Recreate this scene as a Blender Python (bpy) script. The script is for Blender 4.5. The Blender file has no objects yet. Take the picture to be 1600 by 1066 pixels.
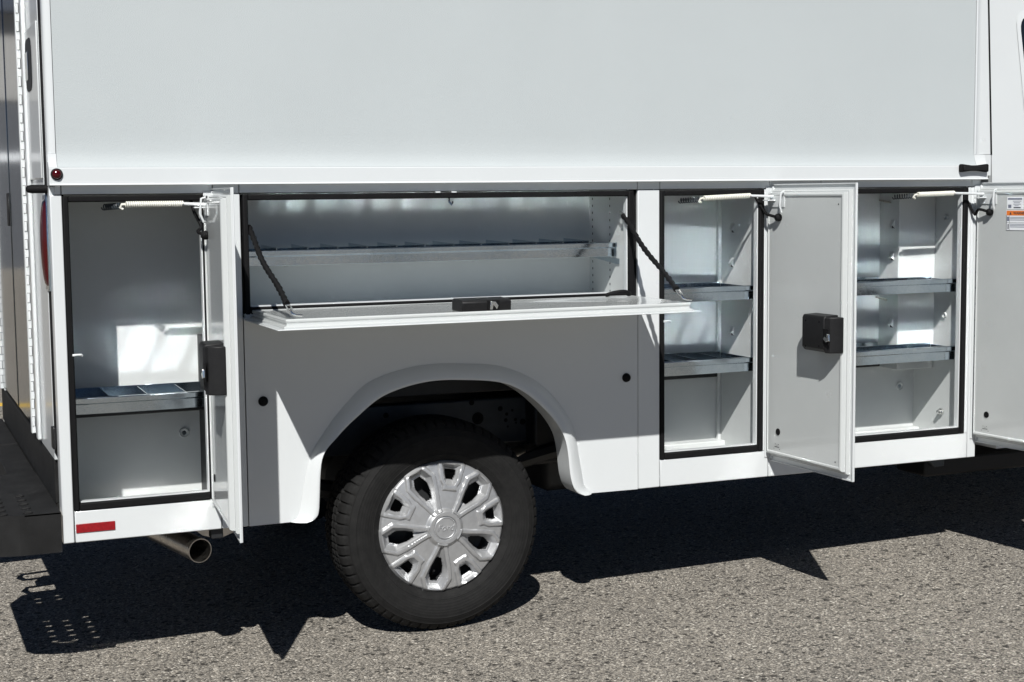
import bpy, bmesh, math, random
from mathutils import Vector, Matrix
random.seed(7)
S = bpy.context.scene
COL = S.collection
R_ = math.radians

# ------------------------------------------------------------------ camera
cam_d = bpy.data.cameras.new('camera')
cam = bpy.data.objects.new('camera', cam_d); COL.objects.link(cam)
yaw, pit, rol = 0.400987, -0.0967484, -0.0100428
fw = Vector((math.sin(yaw)*math.cos(pit), math.cos(yaw)*math.cos(pit), math.sin(pit)))
r0 = Vector((math.cos(yaw), -math.sin(yaw), 0)); u0 = r0.cross(fw)
r1 = r0*math.cos(rol) + u0*math.sin(rol); u1 = -r0*math.sin(rol) + u0*math.cos(rol)
M = Matrix((r1, u1, -fw)).transposed().to_4x4()
M.translation = Vector((-1.68611, -4.52685, 1.42659))
cam.matrix_world = M
cam_d.sensor_width = 36; cam_d.lens = 2359.1/1600*36
cam_d.clip_start = .05; cam_d.clip_end = 2000
S.camera = cam

# ------------------------------------------------------------------ light
sun_travel = Vector((.312, .655, -.689)).normalized()
sun_pos = -sun_travel
SUN_EL = math.asin(sun_pos.z)
SUN_ROT = math.atan2(sun_pos.x, sun_pos.y)
w = bpy.data.worlds.new('World'); S.world = w; w.use_nodes = True
nt = w.node_tree; nt.nodes.clear()
sk = nt.nodes.new('ShaderNodeTexSky'); sk.sky_type = 'NISHITA'; sk.sun_disc = False
sk.sun_elevation = SUN_EL; sk.sun_rotation = SUN_ROT
sk.air_density = .32; sk.dust_density = .0; sk.ozone_density = 1.0
bg = nt.nodes.new('ShaderNodeBackground'); bg.inputs[1].default_value = .05
wo = nt.nodes.new('ShaderNodeOutputWorld')
nt.links.new(sk.outputs[0], bg.inputs[0]); nt.links.new(bg.outputs[0], wo.inputs[0])
sd = bpy.data.lights.new('sun', 'SUN'); sd.energy = 5.0; sd.angle = R_(.5); sd.color = (1, .985, .955)
so = bpy.data.objects.new('sun', sd); COL.objects.link(so)
so.rotation_euler = sun_travel.to_track_quat('-Z', 'Y').to_euler(); so.location = (-4, -8, 9)
vs = S.view_settings
vs.view_transform = 'Standard'; vs.look = 'None'; vs.exposure = 0.22; vs.gamma = 1.0; vs.use_curve_mapping = False
S.cycles.caustics_reflective = True; S.cycles.blur_glossy = .1; S.cycles.sample_clamp_indirect = 0

# ------------------------------------------------------------------ materials
def new_mat(name):
    m = bpy.data.materials.new(name); m.use_nodes = True
    return m, m.node_tree, m.node_tree.nodes['Principled BSDF']
def N(t, ty, **kw):
    n = t.nodes.new(ty)
    for k, v in kw.items():
        if k in n.inputs: n.inputs[k].default_value = v
        else: setattr(n, k, v)
    return n
def ramp(t, fac, stops):
    r = t.nodes.new('ShaderNodeValToRGB'); e = r.color_ramp.elements
    while len(e) > 1: e.remove(e[-1])
    e[0].position = stops[0][0]; e[0].color = (*stops[0][1], 1)
    for p, c in stops[1:]:
        x = e.new(p); x.color = (*c, 1)
    t.links.new(fac, r.inputs[0]); return r
def simple(name, col, rough=.4, metal=0., spec=.5, coat=0., var=.06, vscale=6., bump=0., bscale=300., bdist=.001, rvar=0., coatr=.05):
    m, t, b = new_mat(name)
    tc = N(t, 'ShaderNodeTexCoord')
    nz = N(t, 'ShaderNodeTexNoise', Scale=vscale, Detail=5., Roughness=.6); t.links.new(tc.outputs['Object'], nz.inputs['Vector'])
    lo = tuple(c*(1-var) for c in col); hi = tuple(min(1, c*(1+var)) for c in col)
    r = ramp(t, nz.outputs['Fac'], [(.3, lo), (.7, hi)])
    t.links.new(r.outputs[0], b.inputs['Base Color'])
    b.inputs['Roughness'].default_value = rough; b.inputs['Metallic'].default_value = metal
    b.inputs['Specular IOR Level'].default_value = spec
    b.inputs['Coat Weight'].default_value = coat; b.inputs['Coat Roughness'].default_value = coatr
    if rvar:
        n2 = N(t, 'ShaderNodeTexNoise', Scale=vscale*2.3, Detail=6.); t.links.new(tc.outputs['Object'], n2.inputs['Vector'])
        mr = N(t, 'ShaderNodeMapRange'); mr.inputs['To Min'].default_value = max(0.02, rough-rvar); mr.inputs['To Max'].default_value = rough+rvar
        t.links.new(n2.outputs['Fac'], mr.inputs['Value']); t.links.new(mr.outputs[0], b.inputs['Roughness'])
    if bump:
        n3 = N(t, 'ShaderNodeTexNoise', Scale=bscale, Detail=3.); t.links.new(tc.outputs['Object'], n3.inputs['Vector'])
        bp = N(t, 'ShaderNodeBump', Strength=bump, Distance=bdist)
        t.links.new(n3.outputs['Fac'], bp.inputs['Height']); t.links.new(bp.outputs[0], b.inputs['Normal'])
    return m

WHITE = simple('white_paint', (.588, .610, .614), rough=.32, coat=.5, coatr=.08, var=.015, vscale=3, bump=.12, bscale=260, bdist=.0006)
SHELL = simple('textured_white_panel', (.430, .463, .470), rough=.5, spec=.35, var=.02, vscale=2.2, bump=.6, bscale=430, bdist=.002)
INNER = simple('compartment_white', (.53, .55, .545), rough=.42, var=.04, vscale=4, bump=.18, bscale=180, bdist=.0008, rvar=.08)
DOORIN = simple('door_inner_white', (.50, .52, .515), rough=.22, coat=.5, coatr=.04, var=.03, vscale=3.5, bump=.06, bscale=40, bdist=.0008)
SEAL = simple('black_rubber', (.0045, .0045, .005), rough=.75, spec=.18, var=.2, vscale=40)
PLAST = simple('black_plastic', (.009, .009, .0095), rough=.5, spec=.3, var=.2, vscale=60, bump=.25, bscale=900, bdist=.0004)
BUMP = simple('black_textured_steel', (.010, .010, .010), rough=.7, spec=.25, var=.4, vscale=14, bump=.7, bscale=420, bdist=.0016)
CHAS = simple('chassis_black', (.012, .013, .014), rough=.5, var=.3, vscale=12)
RAIL = simple('frame_rail_grey', (.032, .040, .048), rough=.45, var=.25, vscale=14, rvar=.1)
CHROME = simple('zinc_bright', (.78, .78, .76), rough=.22, metal=1, var=.05)
STEEL = simple('stainless', (.50, .47, .43), rough=.30, metal=1, var=.18, vscale=25, rvar=.1)
SPRING = simple('spring_cream', (.78, .77, .69), rough=.35, var=.03)
SILVER = simple('hub_cap_silver', (.42, .425, .43), rough=.38, metal=.6, spec=.4, coat=.0, coatr=.15, var=.10, vscale=45, bump=.15, bscale=700, bdist=.0006)
DOORG = simple('polished_door_skin', (.25, .27, .29), rough=.12, metal=1, var=.08, vscale=5, bump=.08, bscale=14, bdist=.002, rvar=.05)
WHITEP = simple('label_white', (.80, .82, .84), rough=.45, var=.02)
ORANGE = simple('label_orange', (.78, .20, .03), rough=.45, var=.04)
INK = simple('label_ink', (.03, .035, .05), rough=.6, var=.1)
GREYINK = simple('label_grey_ink', (.17, .19, .25), rough=.6, var=.1)
REDREF = simple('red_reflector', (.24, .005, .009), rough=.3, var=.25, vscale=160, bump=.6, bscale=500, bdist=.001)
YELLOW = simple('yellow_paint', (.62, .40, .05), rough=.7, var=.2, vscale=30)
BEIGE = simple('beige_render', (.34, .335, .32), rough=.8, var=.05)
DARKW = simple('dark_grey_cladding', (.085, .09, .10), rough=.5, var=.1)
ROOFM = simple('dark_roof', (.05, .06, .08), rough=.5)

def lens_mat():
    m, t, b = new_mat('red_lens')
    b.inputs['Base Color'].default_value = (.050, .0012, .0025, 1); b.inputs['Roughness'].default_value = .08
    b.inputs['Coat Weight'].default_value = .3; b.inputs['Coat Roughness'].default_value = .03; b.inputs['Specular IOR Level'].default_value = .3
    tc = N(t, 'ShaderNodeTexCoord'); wv = N(t, 'ShaderNodeTexWave', Scale=60.); t.links.new(tc.outputs['Object'], wv.inputs['Vector'])
    bp = N(t, 'ShaderNodeBump', Strength=.15, Distance=.001); t.links.new(wv.outputs['Fac'], bp.inputs['Height']); t.links.new(bp.outputs[0], b.inputs['Normal'])
    return m
LENS = lens_mat()
def glass_mat():
    m, t, b = new_mat('dark_tinted_glass')
    b.inputs['Base Color'].default_value = (.006, .009, .012, 1); b.inputs['Roughness'].default_value = .03
    b.inputs['Specular IOR Level'].default_value = .6
    return m
GLASS = glass_mat()
def galv_mat():
    m, t, b = new_mat('galvanized_steel')
    tc = N(t, 'ShaderNodeTexCoord')
    v = N(t, 'ShaderNodeTexVoronoi', Scale=120.); t.links.new(tc.outputs['Object'], v.inputs['Vector'])
    n = N(t, 'ShaderNodeTexNoise', Scale=7., Detail=5.); t.links.new(tc.outputs['Object'], n.inputs['Vector'])
    sep = N(t, 'ShaderNodeSeparateColor'); t.links.new(v.outputs['Color'], sep.inputs[0])
    mx = N(t, 'ShaderNodeMath', operation='MULTIPLY_ADD'); t.links.new(sep.outputs[0], mx.inputs[0]); mx.inputs[1].default_value = .16
    t.links.new(n.outputs['Fac'], mx.inputs[2])
    r = ramp(t, mx.outputs[0], [(.3, (.43, .50, .56)), (.8, (.58, .645, .69))])
    t.links.new(r.outputs[0], b.inputs['Base Color']); b.inputs['Metallic'].default_value = 1
    r2 = N(t, 'ShaderNodeMapRange'); t.links.new(sep.outputs[1], r2.inputs['Value']); r2.inputs['To Min'].default_value = .10; r2.inputs['To Max'].default_value = .16
    t.links.new(r2.outputs[0], b.inputs['Roughness'])
    return m
GALV = galv_mat()
def tyre_mat():
    m, t, b = new_mat('tyre_rubber')
    tc = N(t, 'ShaderNodeTexCoord')
    n = N(t, 'ShaderNodeTexNoise', Scale=30., Detail=6., Roughness=.7); t.links.new(tc.outputs['Object'], n.inputs['Vector'])
    r = ramp(t, n.outputs['Fac'], [(.3, (.007, .007, .007)), (.75, (.0155, .0152, .0148))])
    t.links.new(r.outputs[0], b.inputs['Base Color']); b.inputs['Roughness'].default_value = .78
    b.inputs['Specular IOR Level'].default_value = .2
    n2 = N(t, 'ShaderNodeTexNoise', Scale=420., Detail=2.); t.links.new(tc.outputs['Object'], n2.inputs['Vector'])
    wv = N(t, 'ShaderNodeTexWave', wave_type='RINGS', rings_direction='Y'); wv.inputs['Scale'].default_value = 34.; wv.inputs['Distortion'].default_value = .6
    t.links.new(tc.outputs['Object'], wv.inputs['Vector'])
    hs = N(t, 'ShaderNodeMath', operation='MULTIPLY_ADD'); t.links.new(wv.outputs['Fac'], hs.inputs[0]); hs.inputs[1].default_value = .55; t.links.new(n2.outputs['Fac'], hs.inputs[2])
    bp = N(t, 'ShaderNodeBump', Strength=.5, Distance=.0012); t.links.new(hs.outputs[0], bp.inputs['Height']); t.links.new(bp.outputs[0], b.inputs['Normal'])
    return m
TYRE = tyre_mat()
def asphalt_mat():
    m, t, b = new_mat('weathered_asphalt')
    tc = N(t, 'ShaderNodeTexCoord')
    ob = tc.outputs['Object']
    wn = N(t, 'ShaderNodeTexNoise', Scale=130., Detail=2.); t.links.new(ob, wn.inputs['Vector'])
    wm = N(t, 'ShaderNodeVectorMath', operation='SCALE'); wm.inputs['Scale'].default_value = .006; t.links.new(wn.outputs['Color'], wm.inputs[0])
    wa = N(t, 'ShaderNodeVectorMath', operation='ADD'); t.links.new(ob, wa.inputs[0]); t.links.new(wm.outputs[0], wa.inputs[1])
    v1 = N(t, 'ShaderNodeTexVoronoi', Scale=145.); t.links.new(wa.outputs[0], v1.inputs['Vector'])
    v2 = N(t, 'ShaderNodeTexVoronoi', Scale=260.); t.links.new(wa.outputs[0], v2.inputs['Vector'])
    v3 = N(t, 'ShaderNodeTexVoronoi', Scale=70.); t.links.new(wa.outputs[0], v3.inputs['Vector'])
    s1 = N(t, 'ShaderNodeSeparateColor'); t.links.new(v1.outputs['Color'], s1.inputs[0])
    s2 = N(t, 'ShaderNodeSeparateColor'); t.links.new(v2.outputs['Color'], s2.inputs[0])
    s3 = N(t, 'ShaderNodeSeparateColor'); t.links.new(v3.outputs['Color'], s3.inputs[0])
    big = N(t, 'ShaderNodeTexNoise', Scale=.9, Detail=5., Roughness=.6); t.links.new(ob, big.inputs['Vector'])
    # stone colour
    c1 = ramp(t, s1.outputs[0], [(0, (0.072, 0.070, 0.067)), (.22, (0.181, 0.168, 0.151)), (.55, (0.312, 0.284, 0.249)), (.82, (0.435, 0.399, 0.348)), (.95, (0.609, 0.566, 0.500)), (1, (0.841, 0.797, 0.725))])
    c2 = ramp(t, s2.outputs[0], [(0, (0.087, 0.084, 0.081)), (.4, (0.246, 0.228, 0.203)), (.8, (0.392, 0.362, 0.319)), (1, (0.667, 0.623, 0.566))])
    mx = N(t, 'ShaderNodeMix', data_type='RGBA'); t.links.new(s1.outputs[1], mx.inputs[0])
    gt = N(t, 'ShaderNodeMath', operation='GREATER_THAN'); t.links.new(s1.outputs[1], gt.inputs[0]); gt.inputs[1].default_value = .55
    t.links.new(gt.outputs[0], mx.inputs[0]); t.links.new(c1.outputs[0], mx.inputs[6]); t.links.new(c2.outputs[0], mx.inputs[7])
    # dark binder between stones
    e = ramp(t, v1.outputs['Distance'], [(.0, (1, 1, 1)), (.55, (.95, .95, .95)), (.85, (.40, .39, .38))])
    ml = N(t, 'ShaderNodeMix', data_type='RGBA', blend_type='MULTIPLY'); ml.inputs[0].default_value = 1
    t.links.new(mx.outputs[2], ml.inputs[6]); t.links.new(e.outputs[0], ml.inputs[7])
    # odd dark pits / pale stones
    pit_ = ramp(t, s3.outputs[2], [(0, (.28, .28, .28)), (.045, (.28, .28, .28)), (.055, (1, 1, 1)), (.965, (1, 1, 1)), (.975, (1.0, 1.0, 1.0))])
    ml2 = N(t, 'ShaderNodeMix', data_type='RGBA', blend_type='MULTIPLY'); ml2.inputs[0].default_value = 1
    t.links.new(ml.outputs[2], ml2.inputs[6]); t.links.new(pit_.outputs[0], ml2.inputs[7])
    bv = ramp(t, big.outputs['Fac'], [(.3, (.86, .855, .835)), (.7, (.95, .94, .905))])
    ml3 = N(t, 'ShaderNodeMix', data_type='RGBA', blend_type='MULTIPLY'); ml3.inputs[0].default_value = 1
    t.links.new(ml2.outputs[2], ml3.inputs[6]); t.links.new(bv.outputs[0], ml3.inputs[7])
    t.links.new(ml3.outputs[2], b.inputs['Base Color'])
    b.inputs['Roughness'].default_value = .85; b.inputs['Specular IOR Level'].default_value = .3
    h1 = N(t, 'ShaderNodeMath', operation='MULTIPLY_ADD'); t.links.new(v1.outputs['Distance'], h1.inputs[0]); h1.inputs[1].default_value = -1.1; t.links.new(s1.outputs[2], h1.inputs[2])
    h2 = N(t, 'ShaderNodeMath', operation='MULTIPLY_ADD'); t.links.new(v2.outputs['Distance'], h2.inputs[0]); h2.inputs[1].default_value = -.6; t.links.new(h1.outputs[0], h2.inputs[2])
    bp = N(t, 'ShaderNodeBump', Strength=.75, Distance=.004); t.links.new(h2.outputs[0], bp.inputs['Height'])
    t.links.new(bp.outputs[0], b.inputs['Normal'])
    return m
ASPH = asphalt_mat()

# ------------------------------------------------------------------ mesh helpers
class MB:
    def __init__(s): s.v = []; s.f = []
    def add(s, vs_, fs):
        o = len(s.v); s.v += [tuple(p) for p in vs_]; s.f += [tuple(i+o for i in f) for f in fs]; return s
    def box(s, x0, x1, y0, y1, z0, z1):
        return s.add([(x0,y0,z0),(x1,y0,z0),(x1,y1,z0),(x0,y1,z0),(x0,y0,z1),(x1,y0,z1),(x1,y1,z1),(x0,y1,z1)],
                     [(3,2,1,0),(4,5,6,7),(0,1,5,4),(1,2,6,5),(2,3,7,6),(3,0,4,7)])
    def quad(s, a, b, c, d): return s.add([a,b,c,d], [(0,1,2,3)])
    def prism(s, poly, ax, a0, a1):
        n = len(poly)
        def P(p, a): return (a,p[0],p[1]) if ax == 'x' else ((p[0],a,p[1]) if ax == 'y' else (p[0],p[1],a))
        vs_ = [P(p,a0) for p in poly] + [P(p,a1) for p in poly]
        fs = [tuple(range(n)), tuple(range(2*n-1, n-1, -1))] + [(i,(i+1)%n,n+(i+1)%n,n+i) for i in range(n)]
        return s.add(vs_, fs)
    def tube(s, path, r, n=10, cap=True):
        P = [Vector(p) for p in path]; m = len(P); rr = r if isinstance(r, (list, tuple)) else [r]*m
        T = [((P[min(i+1,m-1)]-P[max(i-1,0)]).normalized()) for i in range(m)]
        up = Vector((0,0,1)) if abs(T[0].z) < .9 else Vector((1,0,0))
        u = T[0].cross(up).normalized(); vs_ = []
        for i in range(m):
            u = (u - T[i]*u.dot(T[i])).normalized(); w_ = T[i].cross(u)
            for k in range(n):
                a = 2*math.pi*k/n; vs_.append(P[i] + (u*math.cos(a)+w_*math.sin(a))*rr[i])
        fs = [(i*n+k, i*n+(k+1)%n, (i+1)*n+(k+1)%n, (i+1)*n+k) for i in range(m-1) for k in range(n)]
        if cap: fs += [tuple(range(n-1,-1,-1)), tuple((m-1)*n+k for k in range(n))]
        return s.add(vs_, fs)
    def lathe(s, prof, c, n=48, axis='y', closed=False):
        cx, cz = c; vs_ = []; m = len(prof)
        for r, a in prof:
            for k in range(n):
                t = 2*math.pi*k/n
                vs_.append((cx+r*math.cos(t), a, cz+r*math.sin(t)) if axis == 'y' else (a, cx+r*math.cos(t), cz+r*math.sin(t)))
        fs = [(i*n+k, i*n+(k+1)%n, (i+1)*n+(k+1)%n, (i+1)*n+k) for i in range(m-1) for k in range(n)]
        return s.add(vs_, fs)
    def disc(s, c, r, a, n=20, axis='y'):
        cx, cz = c
        P = [(cx+r*math.cos(2*math.pi*k/n), a, cz+r*math.sin(2*math.pi*k/n)) if axis == 'y' else (a, cx+r*math.cos(2*math.pi*k/n), cz+r*math.sin(2*math.pi*k/n)) for k in range(n)]
        return s.add(P, [tuple(range(n))])
    def build(s, name, mat, parent=None, bevel=0., seg=2, smooth=True, ang=38, recalc=True):
        me = bpy.data.meshes.new(name); me.from_pydata(s.v, [], s.f); me.update()
        if recalc:
            bm = bmesh.new(); bm.from_mesh(me); bmesh.ops.recalc_face_normals(bm, faces=bm.faces); bm.to_mesh(me); bm.free()
        if smooth:
            me.shade_smooth(); me.set_sharp_from_angle(angle=R_(ang))
        me.materials.append(mat)
        return link(name, me, parent, bevel, seg)
def link(name, me, parent=None, bevel=0., seg=2):
    o = bpy.data.objects.new(name, me); COL.objects.link(o)
    if parent is not None: o.parent = parent
    if bevel:
        b = o.modifiers.new('bevel', 'BEVEL'); b.width = bevel; b.segments = seg; b.limit_method = 'ANGLE'; b.angle_limit = R_(40)
        b.harden_normals = False
    return o
def copy_tree(o, parent):
    c = o.copy(); COL.objects.link(c); c.parent = parent
    for ch in list(o.children): copy_tree(ch, c)
    return c
def catmull(P, k=8):
    out = []
    for i in range(len(P)-1):
        a = P[max(i-1,0)]; b = P[i]; c = P[i+1]; d = P[min(i+2,len(P)-1)]
        for j in range(k):
            t = j/k
            out.append(tuple(.5*((2*b[q])+(-a[q]+c[q])*t+(2*a[q]-5*b[q]+4*c[q]-d[q])*t*t+(-a[q]+3*b[q]-3*c[q]+d[q])*t**3) for q in range(len(b))))
    out.append(tuple(P[-1])); return out
def text_mesh(body, size, shear=0., extrude=.0003):
    c = bpy.data.curves.new('lettering', 'FONT'); c.body = body; c.size = size; c.shear = shear; c.extrude = extrude; c.align_x = 'CENTER'; c.align_y = 'CENTER'
    o = bpy.data.objects.new('lettering', c); COL.objects.link(o)
    dg = bpy.context.evaluated_depsgraph_get(); me = bpy.data.meshes.new_from_object(o.evaluated_get(dg))
    bpy.data.objects.remove(o); bpy.data.curves.remove(c); return me

# ------------------------------------------------------------------ ground
gm = MB(); gm.quad((-400,-400,0),(400,-400,0),(400,400,0),(-400,400,0))
ground = gm.build('asphalt_ground', ASPH, smooth=False)
ground.location = (0, 0, -.006); ground.rotation_euler = (0, -math.atan(.019), 0)
ground['kind'] = 'structure'

# ------------------------------------------------------------------ truck root
T = bpy.data.objects.new('service_truck', None); COL.objects.link(T)
T['label'] = 'white enclosed service truck with its side storage doors standing open'
T['category'] = 'truck'

# x limits of openings, z limits
ZB, ZS, ZT = .418, .512, 1.436
O1 = (-1.170, -.747); OD = (-.646, .6826); O2 = (.782, 1.195); O3 = (1.43, 2.082)
ZD = 1.070
PT = .016    # panel thickness
def panel(name, x0, x1, z0, z1, mat=WHITE, y=0., th=PT, bev=.003, label=None):
    o = MB().box(x0, x1, y, y+th, z0, z1).build(name, mat, T, bevel=bev)
    if label: o['label'] = label
    return o
g = .0013
panel('corner_post', -1.204, O1[0]-g, ZB, 1.438)
panel('sill_panel', O1[0]+g, -.735-g, ZB, ZS)
panel('door_post', -.735+g, -.652-g, ZB, 1.438)
panel('door_post', .6965+g, O2[0]-g, ZB, 1.438)
panel('sill_panel', O2[0]+g, 1.218-g, ZB, ZS)
panel('door_post', 1.218+g, O3[0]-g, ZB, 1.438)
panel('sill_panel', O3[0]+g, 2.098-g, ZB, ZS)
panel('door_post', 2.098+g, 2.137, ZB, 1.438)
panel('door_post', O1[1], -.735-g, ZS+.001, 1.437, bev=.001)
panel('door_post', O2[1], 1.218-g, ZS+.001, 1.437, bev=.001)
panel('door_post', O3[1], 2.098-g, ZS+.001, 1.437, bev=.001)
for a, b in ((-1.190,-1.172),(-1.172,-.735),(-.735,-.655),(-.655,.6965),(.6965,.782),(.782,1.218),(1.218,1.43),(1.43,2.098),(2.098,2.14)):
    panel('header_panel', a+g, b-g, 1.4395, 1.478, bev=.0015)
# dark backing behind seams, set well behind the skin
bk = MB()
for x in (O1[0], -.735, -.653, .6965, O2[0], 1.218, O3[0], 2.098):
    bk.box(x-.006, x+.006, PT+.0005, PT+.003, ZB+.004, 1.476)
bk.box(-1.19, 2.138, PT+.0032, PT+.005, 1.4375, 1.4405)
bk.build('seam_backing', SEAL, T, smooth=False)

# quarter panel with wheel arch
inner = [(-.475,.419),(-.450,.430),(-.438,.463),(-.424,.614),(-.375,.68),(-.306,.742),(-.218,.802),(-.09,.835),(.04,.836),(.197,.814),(.31,.744),(.402,.629),(.427,.485),(.447,.437),(.475,.421)]
outer = [(-.520,.4185),(-.500,.432),(-.488,.47),(-.458,.61),(-.41,.69),(-.345,.768),(-.251,.846),(-.1,.885),(.053,.885),(.209,.864),(.346,.791),(.445,.665),(.478,.52),(.492,.45),(.52,.4185)]
ci, co = catmull(inner, 8), catmull(outer, 8)
mid = [((a[0]*.35+b[0]*.65), (a[1]*.35+b[1]*.65)) for a, b in zip(ci, co)]
zq = 1.062; colx = [(-.652+g, ZB)] + mid + [(.6965-g, ZB)]
qm = MB(); nq = len(colx)
for yq in (0, PT):
    qm.v += [(x, yq, z) for x, z in colx] + [(x, yq, zq) for x, z in colx]
o2 = 2*nq
for q in range(nq-1):
    qm.f += [(q, q+1, nq+q+1, nq+q), (o2+nq+q, o2+nq+q+1, o2+q+1, o2+q), (q, o2+q, o2+q+1, q+1), (nq+q, nq+q+1, o2+nq+q+1, o2+nq+q)]
qm.f += [(0, nq, o2+nq, o2), (nq-1, o2+nq-1, o2+2*nq-1, 2*nq-1)]
quarter = qm.build('quarter_panel', WHITE, T, ang=30)
# flare
fl = MB(); n = len(ci); rows = []
for fr, y in ((0,-.0005),(.10,-.008),(.28,-.019),(.5,-.028),(.75,-.0335),(.93,-.036),(1.0,-.034),(1.0,-.028),(1.0,.06)):
    rows.append([(b[0]+(a[0]-b[0])*fr, y, b[1]+(a[1]-b[1])*fr) for a, b in zip(ci, co)])
vv = [p for r in rows for p in r]
fl.add(vv, [(i*n+k, i*n+k+1, (i+1)*n+k+1, (i+1)*n+k) for i in range(len(rows)-1) for k in range(n-1)])
fl.build('wheel_arch_flare', WHITE, quarter, ang=60)
for x, z in ((-.598,.803), (.652,.805)):
    c = MB().lathe([(.0,-.012),(.009,-.0115),(.0135,-.008),(.0155,-.001),(.0155,.001)], (x,z), 24)
    c.build('rubber_buffer', SEAL, quarter)

# ledge rail under the upper shell: one extruded profile
prof = [(-.0275,1.4645),(-.0290,1.4660),(-.0262,1.4695),(-.0240,1.4705),(-.0240,1.5135),(-.0215,1.5165),(.018,1.5165),(.018,1.4645)]
rail = MB().prism(prof, 'x', -1.206, 2.150).build('ledge_rail', WHITE, T, ang=12)
fpts = catmull([(-.0222,1.5167),(-.0165,1.523),(-.0105,1.535),(-.0045,1.556),(-.0012,1.585),(.0,1.612)], 5)
MB().prism(fpts[:16]+[(.018,1.5564),(.018,1.5167)], 'x', -1.206, -1.1825).build('panel_flare', WHITE, T, ang=30)
MB().prism(fpts[:16]+[(.018,1.5564),(.018,1.5167)], 'x', 2.1015, 2.150).build('panel_flare', WHITE, T, ang=30)
mk = MB().lathe([(0,-.038),(.006,-.0375),(.011,-.0345),(.0135,-.030),(.0135,-.0265)], (-1.185,1.497), 28).build('marker_lamp', LENS, T)
MB().lathe([(.0135,-.0285),(.0165,-.0285),(.0172,-.0265)], (-1.185,1.497), 28).build('bezel', PLAST, mk)
db = [(2.013,1.494),(2.018,1.4915),(2.035,1.4935),(2.06,1.4965),(2.09,1.4965),(2.115,1.4935),(2.134,1.4915),(2.139,1.494),(2.139,1.519),(2.134,1.5215),(2.115,1.5195),(2.09,1.5165),(2.06,1.5165),(2.035,1.5195),(2.018,1.5215),(2.013,1.519)]
rb = MB().prism(db, 'y', -.043, -.0262).build('rubber_bumper', SEAL, T, bevel=.003)
MB().prism([(2.03+(x-2.03)*.86+.006, 1.5065+(z-1.5065)*.62) for x, z in db], 'y', -.0465, -.0431).build('ribbed_face', PLAST, rb, bevel=.002)
# upper shell
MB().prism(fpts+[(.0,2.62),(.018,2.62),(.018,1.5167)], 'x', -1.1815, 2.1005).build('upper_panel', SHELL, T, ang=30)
MB().prism([(-1.206,.0+.02),(-1.206,.012),(-1.203,.003),(-1.196,-.003),(-1.1835,-.003),(-1.1835,.02)], 'z', 1.5565, 2.62).build('upper_corner_post', WHITE, T, ang=50)
MB().prism([(2.1025,.02),(2.1025,-.004),(2.1065,-.006),(2.110,-.003),(2.127,-.003),(2.127,.02)], 'z', 1.5565, 2.62).build('trim_strip', WHITE, T, ang=50)
MB().prism([(2.1285,1.5565),(2.1285,2.62),(2.1340,2.62),(2.1850,1.5565)], 'y', .003, .022).build('upper_front_post', WHITE, T, bevel=.002)
MB().box(2.151, 2.186, .003, .02, 1.4795, 1.556).build('upper_front_post', WHITE, T)
MB().box(-1.204, 2.14, 0, 2.08, 2.6205, 2.66).build('roof', WHITE, T, bevel=.012)
MB().box(-1.1790, 2.12, .402, 2.05, .80, 2.60).build('light_block_core', WHITE, T)  # unseen core, added to block light behind the compartments
MB().box(-1.17, 2.12, .021, .402, 1.482, 1.50).build('shell_floor', WHITE, T)
MB().box(-1.204, 2.14, 2.06, 2.08, ZB, 2.62).build('far_side_panel', WHITE, T)
MB().box(2.10, 2.118, .03, 2.05, .43, 2.6).build('front_bulkhead', WHITE, T)

# ------------------------------------------------------------------ compartments
def compartment(x0, x1, z0, z1, yb, fz, xe=0., label=None, box=None, step=None):
    th = .004; xs_ = x1; x1 = x1+xe
    m = MB(); y0 = PT+.001
    m.box(x0-.012-th, x1+.006+th, yb, yb+th, fz-th, z1+.004+th)                # back
    m.box(x0-.012-th, x0-.012, y0, yb, fz-th, z1+.004+th)                      # left
    m.box(x1+.006, x1+.006+th, y0, yb, fz-th, z1+.004+th)                      # right
    m.box(x0-.012, x1+.006, y0, yb, fz-th, fz)                                 # floor
    m.box(x0-.012, x1+.006, y0, yb, z1+.004, z1+.004+th)                       # top
    o = m.build('compartment', INNER, T, smooth=False)
    if label: o['label'] = label
    if box:
        MB().box(*box).build('boxed_corner', INNER, o, bevel=.003)
    if step:
        MB().box(x0-.011, x1+.005, step[0], yb-.0005, fz, step[1]).build('floor_step', INNER, o, bevel=.004)
    x1 = xs_
    # rubber seal frame
    s = MB(); a, b = .021, .019; yy0, yy1 = -.004, PT+.012
    s.box(x0+.0005, x0+a*.8, yy0, yy1, z0+.0005, z1-.0005); s.box(x1-a, x1-.0005, yy0, yy1, z0+.0005, z1-.0005)
    s.box(x0+a*.8, x1-a, yy0+.0002, yy1, z1-b, z1-.0006); s.box(x0+a*.8, x1-a, yy0+.0002, yy1, z0+.0006, z0+.023)
    s.build('door_seal', SEAL, o, bevel=.004)
    # inner white lip
    l = MB(); l.box(x1-a-.0045, x1-a-.0005, .006, PT+.011, z0+.024, z1-b-.001); l.box(x0+a, x1-a-.005, .006, PT+.011, z0+.0235, z0+.027)
    l.build('opening_lip', WHITE, o, smooth=False)
    return o
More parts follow.
